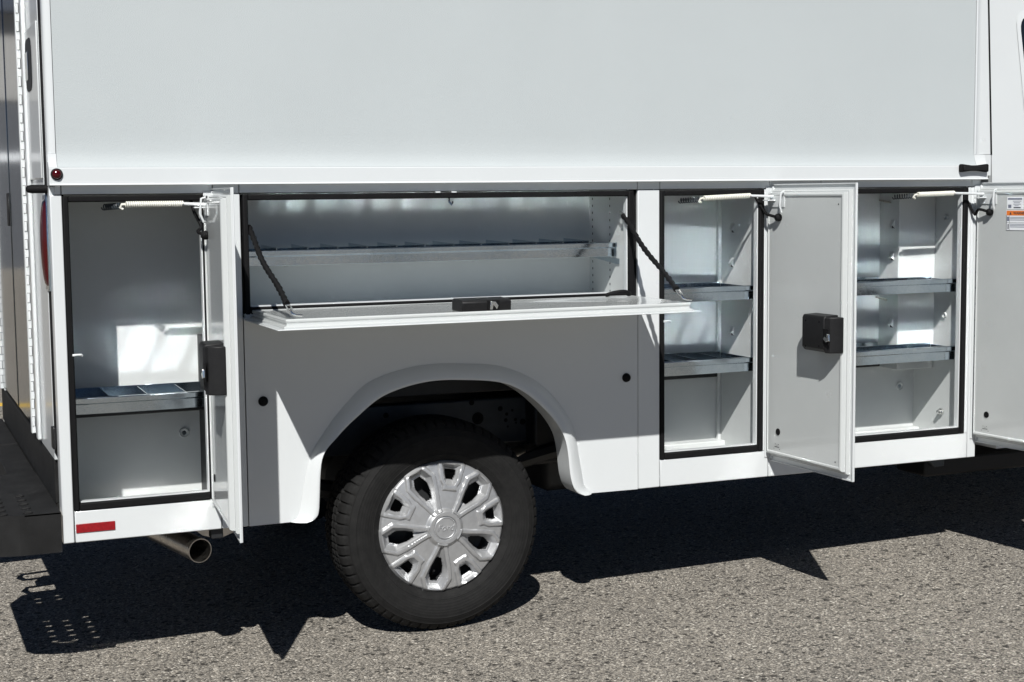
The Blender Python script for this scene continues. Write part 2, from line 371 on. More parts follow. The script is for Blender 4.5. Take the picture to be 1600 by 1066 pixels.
def tray(comp, x0, x1, y0, y1, z, h, ndiv, dh=None, backh=None, taper=False, fl=.016, deep=None):
    t = .0016; m = MB(); backh = backh or h
    m.prism([(y0,z),(y0,z+h*.60),(y0-.005,z+h*.66),(y0-.005,z+h*.97),(y0-.003,z+h),(y0+.008,z+h),(y0+.008,z+h*.92),(y0+.002,z+h*.9),(y0+.002,z+fl),(y1,z+fl),(y1,z+backh),(y1+.002,z+backh),(y1+.002,z+fl-.002),(y0+.002,z+fl-.002),(y0+.002,z)], 'x', x0, x1)
    if deep: m.box(x0, deep[0], y1+.0022, deep[1], z+fl-.002, z+fl); m.box(x0, deep[0], deep[1]-.002, deep[1], z+fl, z+backh)
    m.box(x0-.0018, x0-.0001, y0+.006, y1, z+.001, z+h*.9); m.box(x1+.0001, x1+.0018, y0+.006, y1, z+.001, z+h*.9)
    o = m.build('shelf_tray', GALV, comp, bevel=.0009, ang=30)
    dh = dh or h*.95
    for i in range(ndiv):
        x = x0 + (x1-x0)*(i+1)/(ndiv+1) + (random.random()-.5)*.004
        if taper: P = [(y0+.012,z+fl+.0003),(y1-.001,z+fl+.0003),(y1-.001,z+dh),(y1-.07,z+dh),(y0+.012,z+h*.85)]
        else: P = [(y0+.012,z+fl+.0003),(y1-.001,z+fl+.0003),(y1-.001,z+dh),(y0+.012,z+dh*.93)]
        MB().prism(P, 'x', x-.001, x+.001).build('divider', GALV, comp, smooth=False)
    return o
def louvre(comp, x, y, z, sgn=-1):
    m = MB(); w_, h_ = .020, .034
    m.add([(x-.0005,y-w_/2,z+h_/2),(x-.0005,y+w_/2,z+h_/2),(x-.0005,y+w_/2,z-h_/2),(x-.0005,y-w_/2,z-h_/2),(x-.013,y-w_/2+.002,z-h_*.15),(x-.013,y+w_/2-.002,z-h_*.15)],
          [(0,1,5,4),(1,2,5),(0,4,3)])
    l_ = m.build('louvre', INNER, comp, smooth=False)
    MB().box(x-.0012, x-.0003, y-w_*.45, y+w_*.45, z-h_*.5, z-h_*.2).build('louvre_shade', CHAS, comp, smooth=False)  # dark plate paints the shade under the louvre hood
def ring(comp, c, a, axis, r=.014):
    d = -1
    MB().lathe([(r*.45,a+d*.002),(r*.6,a+d*.0035),(r*.8,a+d*.003),(r*.9,a+d*.006),(r,a+d*.003),(r*1.02,a)], c, 24, axis).build('drain_ring', INNER, comp)
    MB().disc(c, r*.5, a+d*.0012, 18, axis).build('plug', GALV, comp)

C1 = compartment(*O1, ZS, ZT, .375, .440, xe=.070, label='rear storage compartment with one low divided shelf')
tray(C1, -1.152, -.690, .100, .350, .783, .050, 3, fl=.010)
ring(C1, (-.772,.665), .375, 'y', .016)
CD = compartment(*OD, ZD, ZT, .312, 1.066, xe=-.0205, label='long upper storage compartment with a divided shelf')
tray(CD, -.618, .655, .075, .288, 1.213, .048, 12, dh=.060, fl=.024)
m = MB(); m.prism([(.075,1.205),(.19,1.210),(.28,1.210),(.28,1.203),(.10,1.186),(.075,1.186)], 'x', .6640, .6670); m.build('shelf_bracket', GALV, CD, smooth=False)
m = MB()
for yy in (.150, .285):
    for k in range(14):
        z = 1.09+k*.0245
        m.box(.6672, .6680, yy-.0022, yy+.0022, z-.004, z+.004)
m.build('adjustment_holes', SEAL, CD, smooth=False)['kind'] = 'stuff'
C2 = compartment(*O2, ZS, ZT, .312, .440, label='middle storage compartment with two galvanized shelves', step=(.262,.512))
tray(C2, .790, 1.190, .045, .285, 1.049, .050, 0); tray(C2, .790, 1.190, .045, .285, .794, .050, 3)
for y, z in ((.213,1.298),(.219,1.173),(.214,.923)): louvre(C2, 1.200, y, z)
MB().box(1.1865, 1.2005, .2955, .3115, .442, 1.438).build('corner_strip', INNER, C2, bevel=.002)
C3 = compartment(*O3, ZS, ZT, .312, .440, label='front storage compartment with a boxed corner and two shelves', box=(1.916,2.0875,.192,.3115,.742,1.4395), step=(.268,.500))
tray(C3, 1.44, 2.070, .045, .188, 1.046, .050, 0, deep=(1.905,.300)); tray(C3, 1.44, 2.070, .045, .188, .789, .052, 0, deep=(1.905,.300))
for y, z in ((.225,1.300),(.228,1.178),(.228,.920)): louvre(C3, 1.916, y, z)
for z in (1.323, .951): ring(C3, (.128,z), 2.0875, 'x', .011)
ring(C3, (2.02,.661), .312, 'y', .016)
nub = MB().lathe([(0,2.066),(.007,2.067),(.009,2.072),(.009,2.079),(.013,2.079),(.013,2.087)], (.136,.577), 20, 'x').build('clamp_stud', CHROME, C3)
for x, z in ((1.906,1.390),(1.895,1.017)): MB().tube([(x,.30,z),(x+.005,.24,z-.008)], .004, 8).build('cable_clip', STEEL, C3)
# strikers on the rear jambs
for c, x, z in ((C1,-1.152,.973),(C2,.800,.990)):
    MB().tube([(x-.006,-.004,z),(x+.010,-.006,z+.001),(x+.018,-.006,z+.001),(x+.021,-.003,z-.003)], .0036, 8).build('striker', WHITE, c)
MB().tube([(.03,.03,1.428),(.03,.026,1.405),(.036,.02,1.396),(.042,.026,1.405)], .0038, 8).build('striker', CHROME, CD)

# ------------------------------------------------------------------ side doors
DW, DH = .466, .977
def door(name, hx, ang, w_, label):
    o = MB().box(-w_, 0, -.0045, -.0005, 0, DH).build(name, WHITE, T, bevel=.0015)
    o.location = (hx, 0, .4765); o.rotation_euler = (0, 0, R_(ang)); o['label'] = label
    e = .021
    # rolled edge return of the skin
    rim = MB()
    rim.box(-w_+.0002, -w_+.0035, -.0004, .0045, .0005, DH-.0005); rim.box(-w_+.004, -.004, -.0004, .0045, DH-.0035, DH-.0002); rim.box(-w_+.004, -.004, -.0004, .0045, .0002, .0035)
    rim.build('hem', WHITE, o, smooth=False)
    # inner pan with stepped bead
    def ringpts(i, y): return [(-w_+e+i, y, e+i), (-.012-i*.3, y, e+i), (-.012-i*.3, y, DH-e-i), (-w_+e+i, y, DH-e-i)]
    pts = []; 
    for i, y in ((0,-.0004),(.0,.008),(.0035,.0125),(.0075,.0125),(.0085,.0165),(.0085,.022),(.0115,.0275),(.016,.0295),(.021,.0285),(.023,.0255)): pts += ringpts(i, y)
    nr = len(pts)//4
    fs = [(i*4+k, i*4+(k+1)%4, (i+1)*4+(k+1)%4, (i+1)*4+k) for i in range(nr-1) for k in range(4)] + [tuple((nr-1)*4+k for k in range(4))]
    MB().add(pts, fs).build('inner_pan', DOORIN, o, bevel=.0012, ang=30)
    return o
def hinge(hx, z0=.49, z1=1.445):
    h_ = MB(); h_.box(hx-.028, hx-.004, -.004, -.0006, z0, z1)
    o = h_.build('piano_hinge', WHITE, T, bevel=.001)
    MB().tube([(hx-.001,-.0065,z0-.005),(hx-.001,-.0065,z1)], .0045, 10).build('hinge_barrel', WHITE, o)
    me = None
    for k in range(16):
        z = z0+.03+k*.06
        if me is None:
            c = MB().box(-.0016, .0016, -.0007, .0004, -.004, .004).build('rivet', GALV, o, smooth=False); me = c.data
        else: c = link('rivet', me, o)
        c.location = (hx-.016, -.0042, z)
    return o
def latch(o, x0, x1, z0, z1, y0=.0256):
    d = .058
    L = MB(); L.prism([(y0,z0),(y0+d*.82,z0+.006),(y0+d,z0+.018),(y0+d,z1-.010),(y0+d*.9,z1),(y0,z1+.002)], 'x', x0+.03, x1)
    L.prism([(x0+.0302,y0),(x0+.0302,y0+d*.96),(x0+.012,y0+d*.8),(x0,y0+d*.35),(x0,y0)], 'z', z0+.004, z1-.004)
    lo = L.build('latch', PLAST, o, bevel=.003)
    yy = y0+d
    zc = (z0+z1)/2-.004
    MB().box(x0+.002, x0+.034, yy-.004, yy+.0012, zc-.026, zc+.026).build('latch_mouth', SEAL, lo, bevel=.001)
    c = MB(); c.prism([(x0-.004,zc-.012),(x0+.012,zc-.016),(x0+.026,zc-.006),(x0+.018,zc+.001),(x0+.006,zc-.004),(x0+.008,zc+.012),(x0-.002,zc+.010)], 'y', yy+.0005, yy+.007)
    c.build('latch_claw', CHROME, lo, bevel=.001)
    for xx, zz in ((x1-.02,z1-.02),(x1-.02,z0+.02),(x0+.055,z1-.02),(x0+.055,z0+.025)):
        MB().disc((xx,zz), .0035, yy+.0004, 10).build('screw', SEAL, lo, smooth=False)
    return lo
def door_extras(o, plug=True):
    MB().lathe([(0,.0265),(.006,.0275),(.0085,.0285),(.0115,.0278),(.012,.0256)], (-.080,.115), 20).build('drain_plug', SEAL, o)
    s = MB(); s.box(-.086,-.060,.0254,.0262,.0600,.0618)
    for dx, dz in ((-.082,.070),(-.064,.070),(-.074,.067),(-.090,.054),(-.056,.054)): s.box(dx-.0012,dx+.0012,.0254,.0262,dz-.0012,dz+.0012)
    s.build('punched_marks', SEAL, o, smooth=False)
    # check-rod bracket (U shape) near the hinge top
    b = MB(); z = .925
    b.box(-.110,-.028,.0254,.0285,z-.028,z+.022)
    b.box(-.060,-.028,.0285,.060,z-.006,z-.002)
    br = b.build('rod_bracket', WHITE, o, bevel=.001)
    MB().tube([(-.112,.032,z+.026),(-.114,.045,z+.022),(-.114,.050,z-.02),(-.110,.040,z-.045),(-.085,.032,z-.046)], .0035, 8).build('rod_stop', WHITE, br)
D1 = door('storage_door', -.736, 84.6, DW, 'rear storage door swung open, seen almost edge on'); hinge(-.736)
D2 = door('storage_door', 1.228, 92.4, DW, 'middle storage door swung open, its latched inner face showing'); hinge(1.228)
D3 = door('storage_door', 2.137, 94.5, .705, 'front storage door swung open, carrying warning labels'); hinge(2.137)
for d in (D1, D2, D3): door_extras(d)
latch(D1, -.440, -.300, .405, .548); latch(D2, -.440, -.292, .420, .545); latch(D3, -.675, -.53, .42, .545)
for o in (D2,):
    for x, z in ((-.405,.908),(-.402,.058)): MB().disc((x,z), .0028, .0262, 10).build('pin_hole', SEAL, o, smooth=False)

# check springs and rods
def coil(p0, p1, r, wire, turns, n=12):
    p0, p1 = Vector(p0), Vector(p1); d = (p1-p0); L = d.length; d.normalize()
    u = d.cross(Vector((0,0,1))).normalized(); v = d.cross(u)
    return [p0 + d*(L*i/(turns*n)) + (u*math.cos(2*math.pi*i/n)+v*math.sin(2*math.pi*i/n))*r for i in range(turns*n+1)]
def check_spring(hx, xl, xr, zl, zr, x_in, ya=-.018, yb=-.018):
    a = Vector((xl, ya, zl)); b = Vector((xr, yb, zr))
    s = MB().tube(coil(a, b, .0072, .0021, 27), .0024, 6).build('check_spring', SPRING, T)
    d = (b-a).normalized()
    MB().tube([a, a-d*.01, a-d*.014+Vector((0,.004,-.009)), a-d*.006+Vector((0,.004,-.014))], .0036, 8).build('spring_hook', SPRING, s)
    e = Vector((hx+.004, -.055, zr-.004))
    MB().tube([a+d*.01, b, b+(e-b)*.75, e, e+Vector((.010,-.01,-.006))], .0045, 8).build('check_rod', WHITE, s)
    a2 = a + Vector((-.012,.012,-.004)); MB().tube(coil(a2+Vector((-.04,.060,-.004)), a2, .008, .002, 8), .0022, 6).build('shaded_anchor_coil', RAIL, s)  # dark grey stands in for shade on the coil inside the compartment
    return s
check_spring(-.736, -.995, -.828, 1.409, 1.409, 0); check_spring(1.228, .940, 1.125, 1.407, 1.414, 0); check_spring(2.137, 1.835, 2.000, 1.411, 1.415, 0)
# loom leads to the doors
def lead(d, hx, ang, sag, zt=.862):
    a = R_(ang); ca, sa = math.cos(a), math.sin(a)
    def W(x, y, z): return (hx+x*ca-y*sa, x*sa+y*ca, .4765+z)
    e = W(-.083, .034, zt)
    p = catmull([(hx-.060,.03,1.425),(hx-.055,.0,1.398-sag*.3),(hx-.040,-.02,1.372-sag*.6),W(-.045,.05,zt+.01),e], 6)
    o = MB().tube(p, .0052, 10).build('wiring_lead', SEAL, T)
    n_ = Vector((-sa, ca, 0)); e = Vector(e)
    MB().tube([e+n_*.012, e+n_*.006, e-n_*.002, e-n_*.008], [.007,.013,.014,.012], 14).build('grommet', SEAL, o)
lead(D1, -.736, 84.6, .05, .84); lead(D2, 1.228, 92.4, .03); lead(D3, 2.137, 94.5, .06, .868)

# labels on the front door
def plate(parent, name, x0, x1, z0, z1, mat, y=.0258, th=.0004):
    return MB().box(x0, x1, y, y+th, z0, z1).build(name, mat, parent, smooth=False)
zz = lambda v: v-.4765
lb = plate(D3, 'inspection_label', -.238, -.160, zz(1.355), zz(1.400), WHITEP); lb['label'] = 'white printed label with a grey bar code'
plate(lb, 'print_bar', -.232, -.164, zz(1.3895), zz(1.3955), GREYINK, .0263, .0002)
for k, (x0, x1, z) in enumerate(((-.228,-.188,1.3845),(-.222,-.192,1.379),(-.226,-.190,1.3735),(-.216,-.196,1.368))): plate(lb, 'print_line', x0, x1, zz(z)-.0010, zz(z)+.0010, GREYINK, .0263, .0002)
plate(lb, 'print_block', -.181, -.166, zz(1.360), zz(1.372), GREYINK, .0263, .0002); plate(lb, 'print_bar', -.226, -.192, zz(1.3592), zz(1.3632), INK, .0263, .0002)
wl = plate(D3, 'warning_label', -.330, -.158, zz(1.279), zz(1.3515), WHITEP); wl['label'] = 'warning label with an orange heading band'
plate(wl, 'orange_band', -.3285, -.1595, zz(1.333), zz(1.350), ORANGE, .0263, .0002)
plate(wl, 'rule', -.3285, -.1595, zz(1.3062), zz(1.3072), INK, .0263, .0002); plate(wl, 'rule', -.1602, -.1585, zz(1.2795), zz(1.333), INK, .0263, .0002); plate(wl, 'rule', -.329, -.159, zz(1.2788), zz(1.2798), INK, .0263, .0002)
plate(wl, 'rule', -.1745, -.1737, zz(1.2798), zz(1.333), INK, .0263, .0002)
plate(wl, 'pictogram', -.1725, -.1615, zz(1.3125), zz(1.3285), GREYINK, .0263, .0002); plate(wl, 'pictogram', -.170, -.165, zz(1.2835), zz(1.3015), INK, .0263, .0002)
for z in (1.3265, 1.3215, 1.3165, 1.3015, 1.2965, 1.2915): plate(wl, 'print_line', -.325+random.random()*.02, -.1765, zz(z)-.0011, zz(z)+.0009, GREYINK, .0263, .0002)
MB().prism([(-.183,zz(1.336)),(-.1735,zz(1.336)),(-.17825,zz(1.3465))], 'y', .0267, .0269).build('hazard_triangle', INK, wl, smooth=False)
tm = text_mesh('WARNING', .0140); tm.transform(Matrix(((-1,0,0,0),(0,0,1,0),(0,1,0,0),(0,0,0,1)))); tm.materials.append(INK)
to = link('lettering', tm, wl); to.location = (-.226, .0268, zz(1.3413))

# ------------------------------------------------------------------ drop-down door
x0, x1 = -.656, .693
DD = MB().box(x0, x1, -.434, -.002, 1.0555, 1.0590).build('drop_door', WHITE, T, bevel=.0012)
DD['label'] = 'long drop-down door hanging level on two sleeved cables'
pts = []; e = .022
for i, z in ((0,1.0591),(0,1.064),(.0035,1.0665),(.0075,1.0668),(.0088,1.070),(.0088,1.0735),(.006,1.078),(.006,1.0825),(.009,1.0855),(.014,1.086),(.018,1.0845)):
    pts += [(x0+e+i,-.434+e*.55+i,z),(x1-e-i,-.434+e*.55+i,z),(x1-e-i,-.012,z),(x0+e+i,-.012,z)]
nr = len(pts)//4
MB().add(pts, [(i*4+k, i*4+(k+1)%4, (i+1)*4+(k+1)%4, (i+1)*4+k) for i in range(nr-1) for k in range(4)] + [tuple((nr-1)*4+k for k in range(4))]).build('inner_pan', DOORIN, DD, bevel=.001, ang=30)
MB().box(x0+.01, x1-.01, -.0016, .004, 1.0592, 1.075).build('hinge_leaf', WHITE, DD, bevel=.001)
LT = MB(); LT.prism([(-.410,1.0848),(-.412,1.112),(-.405,1.119),(-.335,1.121),(-.325,1.116),(-.322,1.0848)], 'x', -.098, .058)
lt = LT.build('latch', PLAST, DD, bevel=.003)
MB().box(-.020, .020, -.4135, -.402, 1.0895, 1.117).build('latch_mouth', SEAL, lt, bevel=.001)
cl = MB(); cl.prism([(-.012,1.090),(-.004,1.090),(-.001,1.103),(.010,1.091),(.015,1.101),(.006,1.113),(-.010,1.114)], 'y', -.4165, -.4132); cl.build('latch_claw', CHROME, lt, bevel=.001)
def cable(top, bot, name='stay_cable'):
    a, b = Vector(top), Vector(bot); P = []; rr = []; n_ = 46
    for i in range(n_+1):
        t = i/n_; p = a.lerp(b, t); p.z -= .010*math.sin(math.pi*t); p.x += .003*math.sin(9*t+1)
        P.append(p); rr.append(.0078+.0016*math.sin(i*2.3)+.0010*random.random())
    rr[0] = rr[-1] = .0105; rr[1] = rr[-2] = .0105
    o = MB().tube(P, rr, 9).build(name, SEAL, T)
    d = (b-a).normalized()
    q = b + d*.004
    s = Vector((1,0,0))*.006
    MB().tube([q-s, q-s+d*.022, q-s*.6+d*.030, q+s*.6+d*.030, q+s+d*.022, q+s, q-s], .0025, 8).build('snap_hook', CHROME, o)
    MB().tube([q+d*.026, q+d*.036+Vector((.004,0,-.006)), q+d*.036+Vector((.014,-.004,-.010)), q+d*.036+Vector((.03,-.006,-.0115))], .0035, 8).build('anchor_clip', CHROME, o)
    q = a - d*.004
    MB().tube([q-s*.8, q-s*.8-d*.02, q-d*.028, q+s*.8-d*.02, q+s*.8, q-s*.8], .0022, 8).build('link', CHROME, o)
    return o
cable((-.625,.026,1.335), (-.611,-.372,1.125)); cable((.655,.026,1.352), (.640,-.372,1.125))
MB().tube(catmull([(.56,-.03,1.089),(.585,-.045,1.098),(.62,-.05,1.101),(.65,-.03,1.092),(.655,.0,1.083)],6), .0065, 8).build('wiring_lead', SEAL, T)
for x in (-.02, .035): MB().box(x-.008, x+.008, -.010, .001, 1.434, 1.4385).build('clip', WHITE, CD, bevel=.001)

# ------------------------------------------------------------------ sill details
rf = panel('side_reflector', -1.1665, -1.054, .4470, .4735, REDREF, y=-.0032, th=.003, bev=.001, label='red rectangular side reflector')
ex_ = MB(); P0, P1 = Vector((-.875,.36,.357)), Vector((-.800,.022,.352)); d = (P1-P0).normalized()
ex_.tube([P0, P1], .0375, 40, cap=False); ex_.tube([P1, P0+d*.02], .0350, 40, cap=False)
up = d.cross(Vector((0,0,1))).normalized(); w2 = d.cross(up)
ra = [P1+(up*math.cos(2*math.pi*k/40)+w2*math.sin(2*math.pi*k/40))*.0375 for k in range(40)]; rb_ = [P1+(up*math.cos(2*math.pi*k/40)+w2*math.sin(2*math.pi*k/40))*.0350 for k in range(40)]
ex_.add(ra+rb_, [(k,(k+1)%40,40+(k+1)%40,40+k) for k in range(40)])
ep = ex_.build('exhaust_pipe', STEEL, T, recalc=False); ep['label'] = 'stainless exhaust tail pipe under the sill'
MB().tube([P0+d*.06, P0+d*.062], .0349, 30).build('pipe_disc', CHAS, ep)  # flat black disc closing the bore near its inner end
MB().box(-.765, -.728, .02, .06, .385, .4185).build('hanger_bracket', CHAS, T, bevel=.003)
MB().prism([(1.985,.416),(2.03,.37),(2.075,.372),(2.075,.416)], 'y', .10, .16).build('hanger_bracket', RAIL, T, bevel=.003)

# ------------------------------------------------------------------ rear end
XR = -1.204
rp = MB().box(XR, XR+.018, .0165, .062, ZB, 1.463).build('rear_corner_panel', WHITE, T, bevel=.002)
MB().box(XR, XR+.018, .0205, .060, 1.4645, 2.62).build('rear_corner_panel', WHITE, T, bevel=.002)
MB().box(XR-.0012, XR+.016, .0632, .1185, .67, 2.6).build('gap_seal', SEAL, T)
fr = MB(); fr.box(XR-.003, XR+.018, .119, .60, .648, 2.6); fr.build('rear_door_frame', WHITE, T, bevel=.004)
hp = MB().box(XR-.009, XR-.0035, .121, .47, 1.487, 1.945).build('handle_plate', WHITE, T, bevel=.003)
hr = MB().prism([(.3475+.0825*abs(math.cos(a))**.5*(1 if math.cos(a) > 0 else -1), 1.835+.08*abs(math.sin(a))**.5*(1 if math.sin(a) > 0 else -1)) for a in [2*math.pi*(q+.5)/28 for q in range(28)]], 'x', XR-.0115, XR-.0085).build('flush_handle', PLAST, hp, bevel=.0018)
MB().box(XR-.014, XR-.0116, .34, .42, 1.79, 1.875).build('pull', GALV, hr, bevel=.001)
# tail lamp: bulged lens
tl = MB(); rows = []; nz_, ny = 18, 10
for i in range(nz_+1):
    t = i/nz_; z = 1.165+.268*t; pr = .019*math.sin(math.pi*min(max(t,.0),1))**.35
    for k in range(ny+1):
        s_ = k/ny; y = .066+.070*s_; b_ = math.sin(math.pi*s_)**.5
        rows.append((XR-.002-pr*b_, y, z))
tl.add(rows, [(i*(ny+1)+k, i*(ny+1)+k+1, (i+1)*(ny+1)+k+1, (i+1)*(ny+1)+k) for i in range(nz_) for k in range(ny)])
tlo = tl.build('tail_lamp', LENS, T, ang=70); tlo['label'] = 'tall narrow dark red tail lamp'
MB().box(XR-.006, XR-.0002, .058, .145, 1.157, 1.441).build('lamp_housing', GALV, tlo, bevel=.003)
MB().box(XR-.012, XR-.0005, .062, .105, .69, .755).build('lower_bracket', PLAST, T, bevel=.003)
MB().tube([(XR+.002,.055,1.456),(XR-.045,.055,1.456),(XR-.056,.055,1.456),(XR-.060,.055,1.456)], [.0125,.0125,.010,.004], 18).build('rubber_stop', SEAL, T)
# door skin with hinges
gd = MB().box(XR-.006, XR+.016, .80, 1.93, .668, 2.6).build('rear_door_skin', DOORG, T, bevel=.003); gd['label'] = 'polished grey rear door reflecting the yard'
MB().box(XR-.0085, XR-.0062, 1.245, 1.252, .67, 2.6).build('door_crease', DOORG, gd, bevel=.001)
MB().box(XR-.012, XR-.0062, 1.27, 1.33, 1.33, 1.45).build('flush_handle', PLAST, gd, bevel=.003)
fr2 = MB().box(XR-.002, XR+.018, .601, .799, .648, 2.6).build('rear_door_frame', WHITE, T, bevel=.002)
MB().box(XR-.002, XR+.018, 1.931, 2.079, .648, 2.6).build('rear_door_frame', WHITE, T, bevel=.002)
for yy in (.65, 1.95):
    hb = MB().box(XR-.0170, XR-.0032, yy, yy+.03, .655, 2.59).build('piano_hinge', WHITE, T, bevel=.002)
    me = None; z = .68
    while z < 2.56:
        if me is None:
            c = MB().box(-.0042, .0034, -.0034, -.0016, 0, .030).build('knuckle', WHITE, hb, bevel=.0005); me = c.data; ms = MB().box(-.0042, .0052, -.0015, -.0002, -.0014, .0314).build('knuckle_gap', SEAL, hb, smooth=False); c2_ = ms; ms = ms.data
        else: c = link('knuckle', me, hb); c2_ = link('knuckle_gap', ms, hb)
        c.location = (XR-.0100, yy, z); c2_.location = c.location; z += .0585
MB().box(XR-.017, XR-.0032, .455, .50, .66, 2.6).build('drip_channel', WHITE, T, bevel=.005)
MB().box(XR-.004, XR+.014, .1315, 2.06, .515, .6475).build('rear_riser', BUMP, T, bevel=.002)
MB().box(XR+.001, XR+.016, .1315, 2.06, ZB, .5145).build('rear_riser', BUMP, T, bevel=.002)
# step bumper: top plate with real punched slots
BX0, BX1, BY0, BY1, BZ = -1.475, -1.2085, -.012, .70, .515
holes = []
for hxc, ys in ((-1.430,(.035,.10,.165,.23,.295)),(-1.368,(.020,.083,.146,.209,.272)),(-1.298,(.02,.09,.155,.22,.29)),(-1.428,(.56,.615)),(-1.355,(.575,.63))):
    for y in ys: holes.append((hxc-.012, hxc+.012, y-.008, y+.008))
xs = sorted({BX0, BX1} | {round(h[0],5) for h in holes} | {round(h[1],5) for h in holes}); ys = sorted({BY0, BY1} | {round(h[2],5) for h in holes} | {round(h[3],5) for h in holes})
def clip_ok(x, y):   # chamfered outer corner
    return not (x < BX0+.15 and y < BY0+.055 and (x-BX0)/.15+(y-BY0)/.055 < 1)
bmp = MB(); vid = {}
def bv_(x, y, z):
    if (x,y,z) not in vid: vid[(x,y,z)] = len(bmp.v); bmp.v.append((x,y,z))
    return vid[(x,y,z)]
def squash(x, y):
    if x < BX0+.15: y = max(y, BY0+.055*(1-(x-BX0)/.15))
    return x, y
for i in range(len(xs)-1):
    for j in range(len(ys)-1):
        cx_, cy_ = (xs[i]+xs[i+1])/2, (ys[j]+ys[j+1])/2
        if any(h[0] < cx_ < h[1] and h[2] < cy_ < h[3] for h in holes): continue
        P = [squash(xs[i],ys[j]), squash(xs[i+1],ys[j]), squash(xs[i+1],ys[j+1]), squash(xs[i],ys[j+1])]
        P = [p for q, p in enumerate(P) if p not in P[:q]]
        if len(P) < 3: continue
        bmp.f.append(tuple(bv_(x,y,BZ) for x,y in P))
bump = bmp.build('step_bumper', BUMP, T, smooth=False); bump['label'] = 'black textured steel step bumper with punched slots'
for poly_ in bump.data.polygons: pass
sm = bump.modifiers.new('thick', 'SOLIDIFY'); sm.thickness = .004; sm.offset = -1
rim_ = []
for h in holes:
    cx_, cy_ = (h[0]+h[1])/2, (h[2]+h[3])/2
    MB().tube([(cx_+.0125*math.cos(a), cy_+.0085*math.sin(a), BZ+.0015) for a in [2*math.pi*q/14 for q in range(15)]], .0022, 6).build('grip_lip', BUMP, bump)
out_ = [(BX1,BY0),(BX0+.15,BY0),(BX0+.07,BY0+.018),(BX0+.02,BY0+.046),(BX0,BY0+.085),(BX0,BY1)]
fm = MB(); t_ = .004
for (a, b) in zip(out_[:-1], out_[1:]):
    a, b = Vector((*a,0)), Vector((*b,0)); nn = Vector((-(b-a).y, (b-a).x, 0)).normalized()*-t_
    fm.add([(a.x,a.y,.397),(b.x,b.y,.397),(b.x,b.y,BZ+.001),(a.x,a.y,BZ+.001),(a.x+nn.x,a.y+nn.y,.397),(b.x+nn.x,b.y+nn.y,.397),(b.x+nn.x,b.y+nn.y,BZ-.004),(a.x+nn.x,a.y+nn.y,BZ-.004)],
           [(0,1,2,3),(4,7,6,5),(0,4,5,1),(3,2,6,7),(0,3,7,4),(1,5,6,2)])
fm.build('bumper_skirt', BUMP, bump, ang=60)
MB().box(-1.30, -1.2085, .701, 1.36, .40, .514).build('hitch_crossbar', BUMP, T, bevel=.004)
MB().box(-1.475, -1.2085, 1.361, 2.07, .40, .515).build('step_bumper', BUMP, T, bevel=.004)
for y in (.885, 1.10):
    MB().tube([(-1.26,y-.05,.395),(-1.31,y-.05,.385),(-1.385,y-.045,.38),(-1.40,y,.38),(-1.385,y+.045,.38),(-1.31,y+.05,.385),(-1.26,y+.05,.395)], .012, 10).build('tow_loop', CHAS, T)
MB().box(-1.34, -1.0, .96, 1.04, .35, .43).build('receiver_tube', CHAS, T, bevel=.004)

# ------------------------------------------------------------------ underbody
MB().box(-1.16, 2.1, .44, .505, .535, .700).build('frame_rail', RAIL, T, bevel=.006)
rl = T.children[-1]
for x, z, r in ((.371,.661,.0095),(.396,.640,.006),(.418,.652,.005),(.392,.618,.007),(.284,.632,.022),(.261,.69,.010),(-.06,.665,.010),(.458,.608,.011),(.432,.606,.004),(.43,.618,.006),(.400,.594,.004)):
    MB().lathe([(0,.4385),(r*.85,.4385),(r,.4395)], (x,z), 16).build('rail_hole', SEAL, rl)
MB().box(-1.16, 2.1, 1.57, 1.635, .535, .70).build('frame_rail', RAIL, T, bevel=.006)
MB().box(-1.16, 2.1, .30, 1.9, .745, .795).build('floor_channel', CHAS, T, bevel=.004)
MB().box(-.56, .56, .022, .40, .985, .993).build('wheel_house', CHAS, T)
MB().box(-.70, .70, .330, .336, .775, .985).build('wheel_house', RAIL, T)
MB().box(-.72, -.66, .03, .42, .43, .985).build('wheel_house', CHAS, T); MB().box(.71, .76, .03, .42, .43, 1.06).build('wheel_house', CHAS, T)
MB().box(.47, .58, .36, .50, .46, .70).build('spring_hanger', CHAS, T, bevel=.01)
MB().tube(catmull([(.74,.36,.55),(.35,.365,.47),(0,.37,.40),(-.45,.365,.47),(-.7,.36,.56)],8), .032, 8).build('leaf_spring', CHAS, T)
MB().tube([(.9,.40,.50),(.45,.38,.515),(.36,.36,.50)], .028, 12).build('brake_line_shield', STEEL, T)
MB().tube([(0,.22,.345),(0,1.86,.345)], .055, 16).build('rear_axle', CHAS, T)
MB().tube([(0,.93,.345),(0,.96,.345),(0,1.12,.345),(0,1.15,.345)], [.05,.14,.14,.05], 18).build('differential', CHAS, T)
MB().box(.62, 1.9, .62, 1.35, .30, .60).build('fuel_tank', CHAS, T, bevel=.03)  # unseen; added with axle and differential to block light under the truck
MB().tube([(-.62,.62,.36),(-.62,1.4,.36)], .11, 18).build('muffler', STEEL, T)
MB().tube([(-.62,.62,.36),(-.80,.50,.36),(-.87,.37,.357)], .03, 12).build('exhaust_link', STEEL, T)
MB().box(2.0, 3.0, .12, .30, .33, .40).build('side_step', PLAST, T, bevel=.01)
MB().box(-1.19, -.73, .018, .40, .419, .436).build('compartment_base', CHAS, T); MB().box(.765, 2.1, .018, .40, .419, .436).build('compartment_base', CHAS, T)

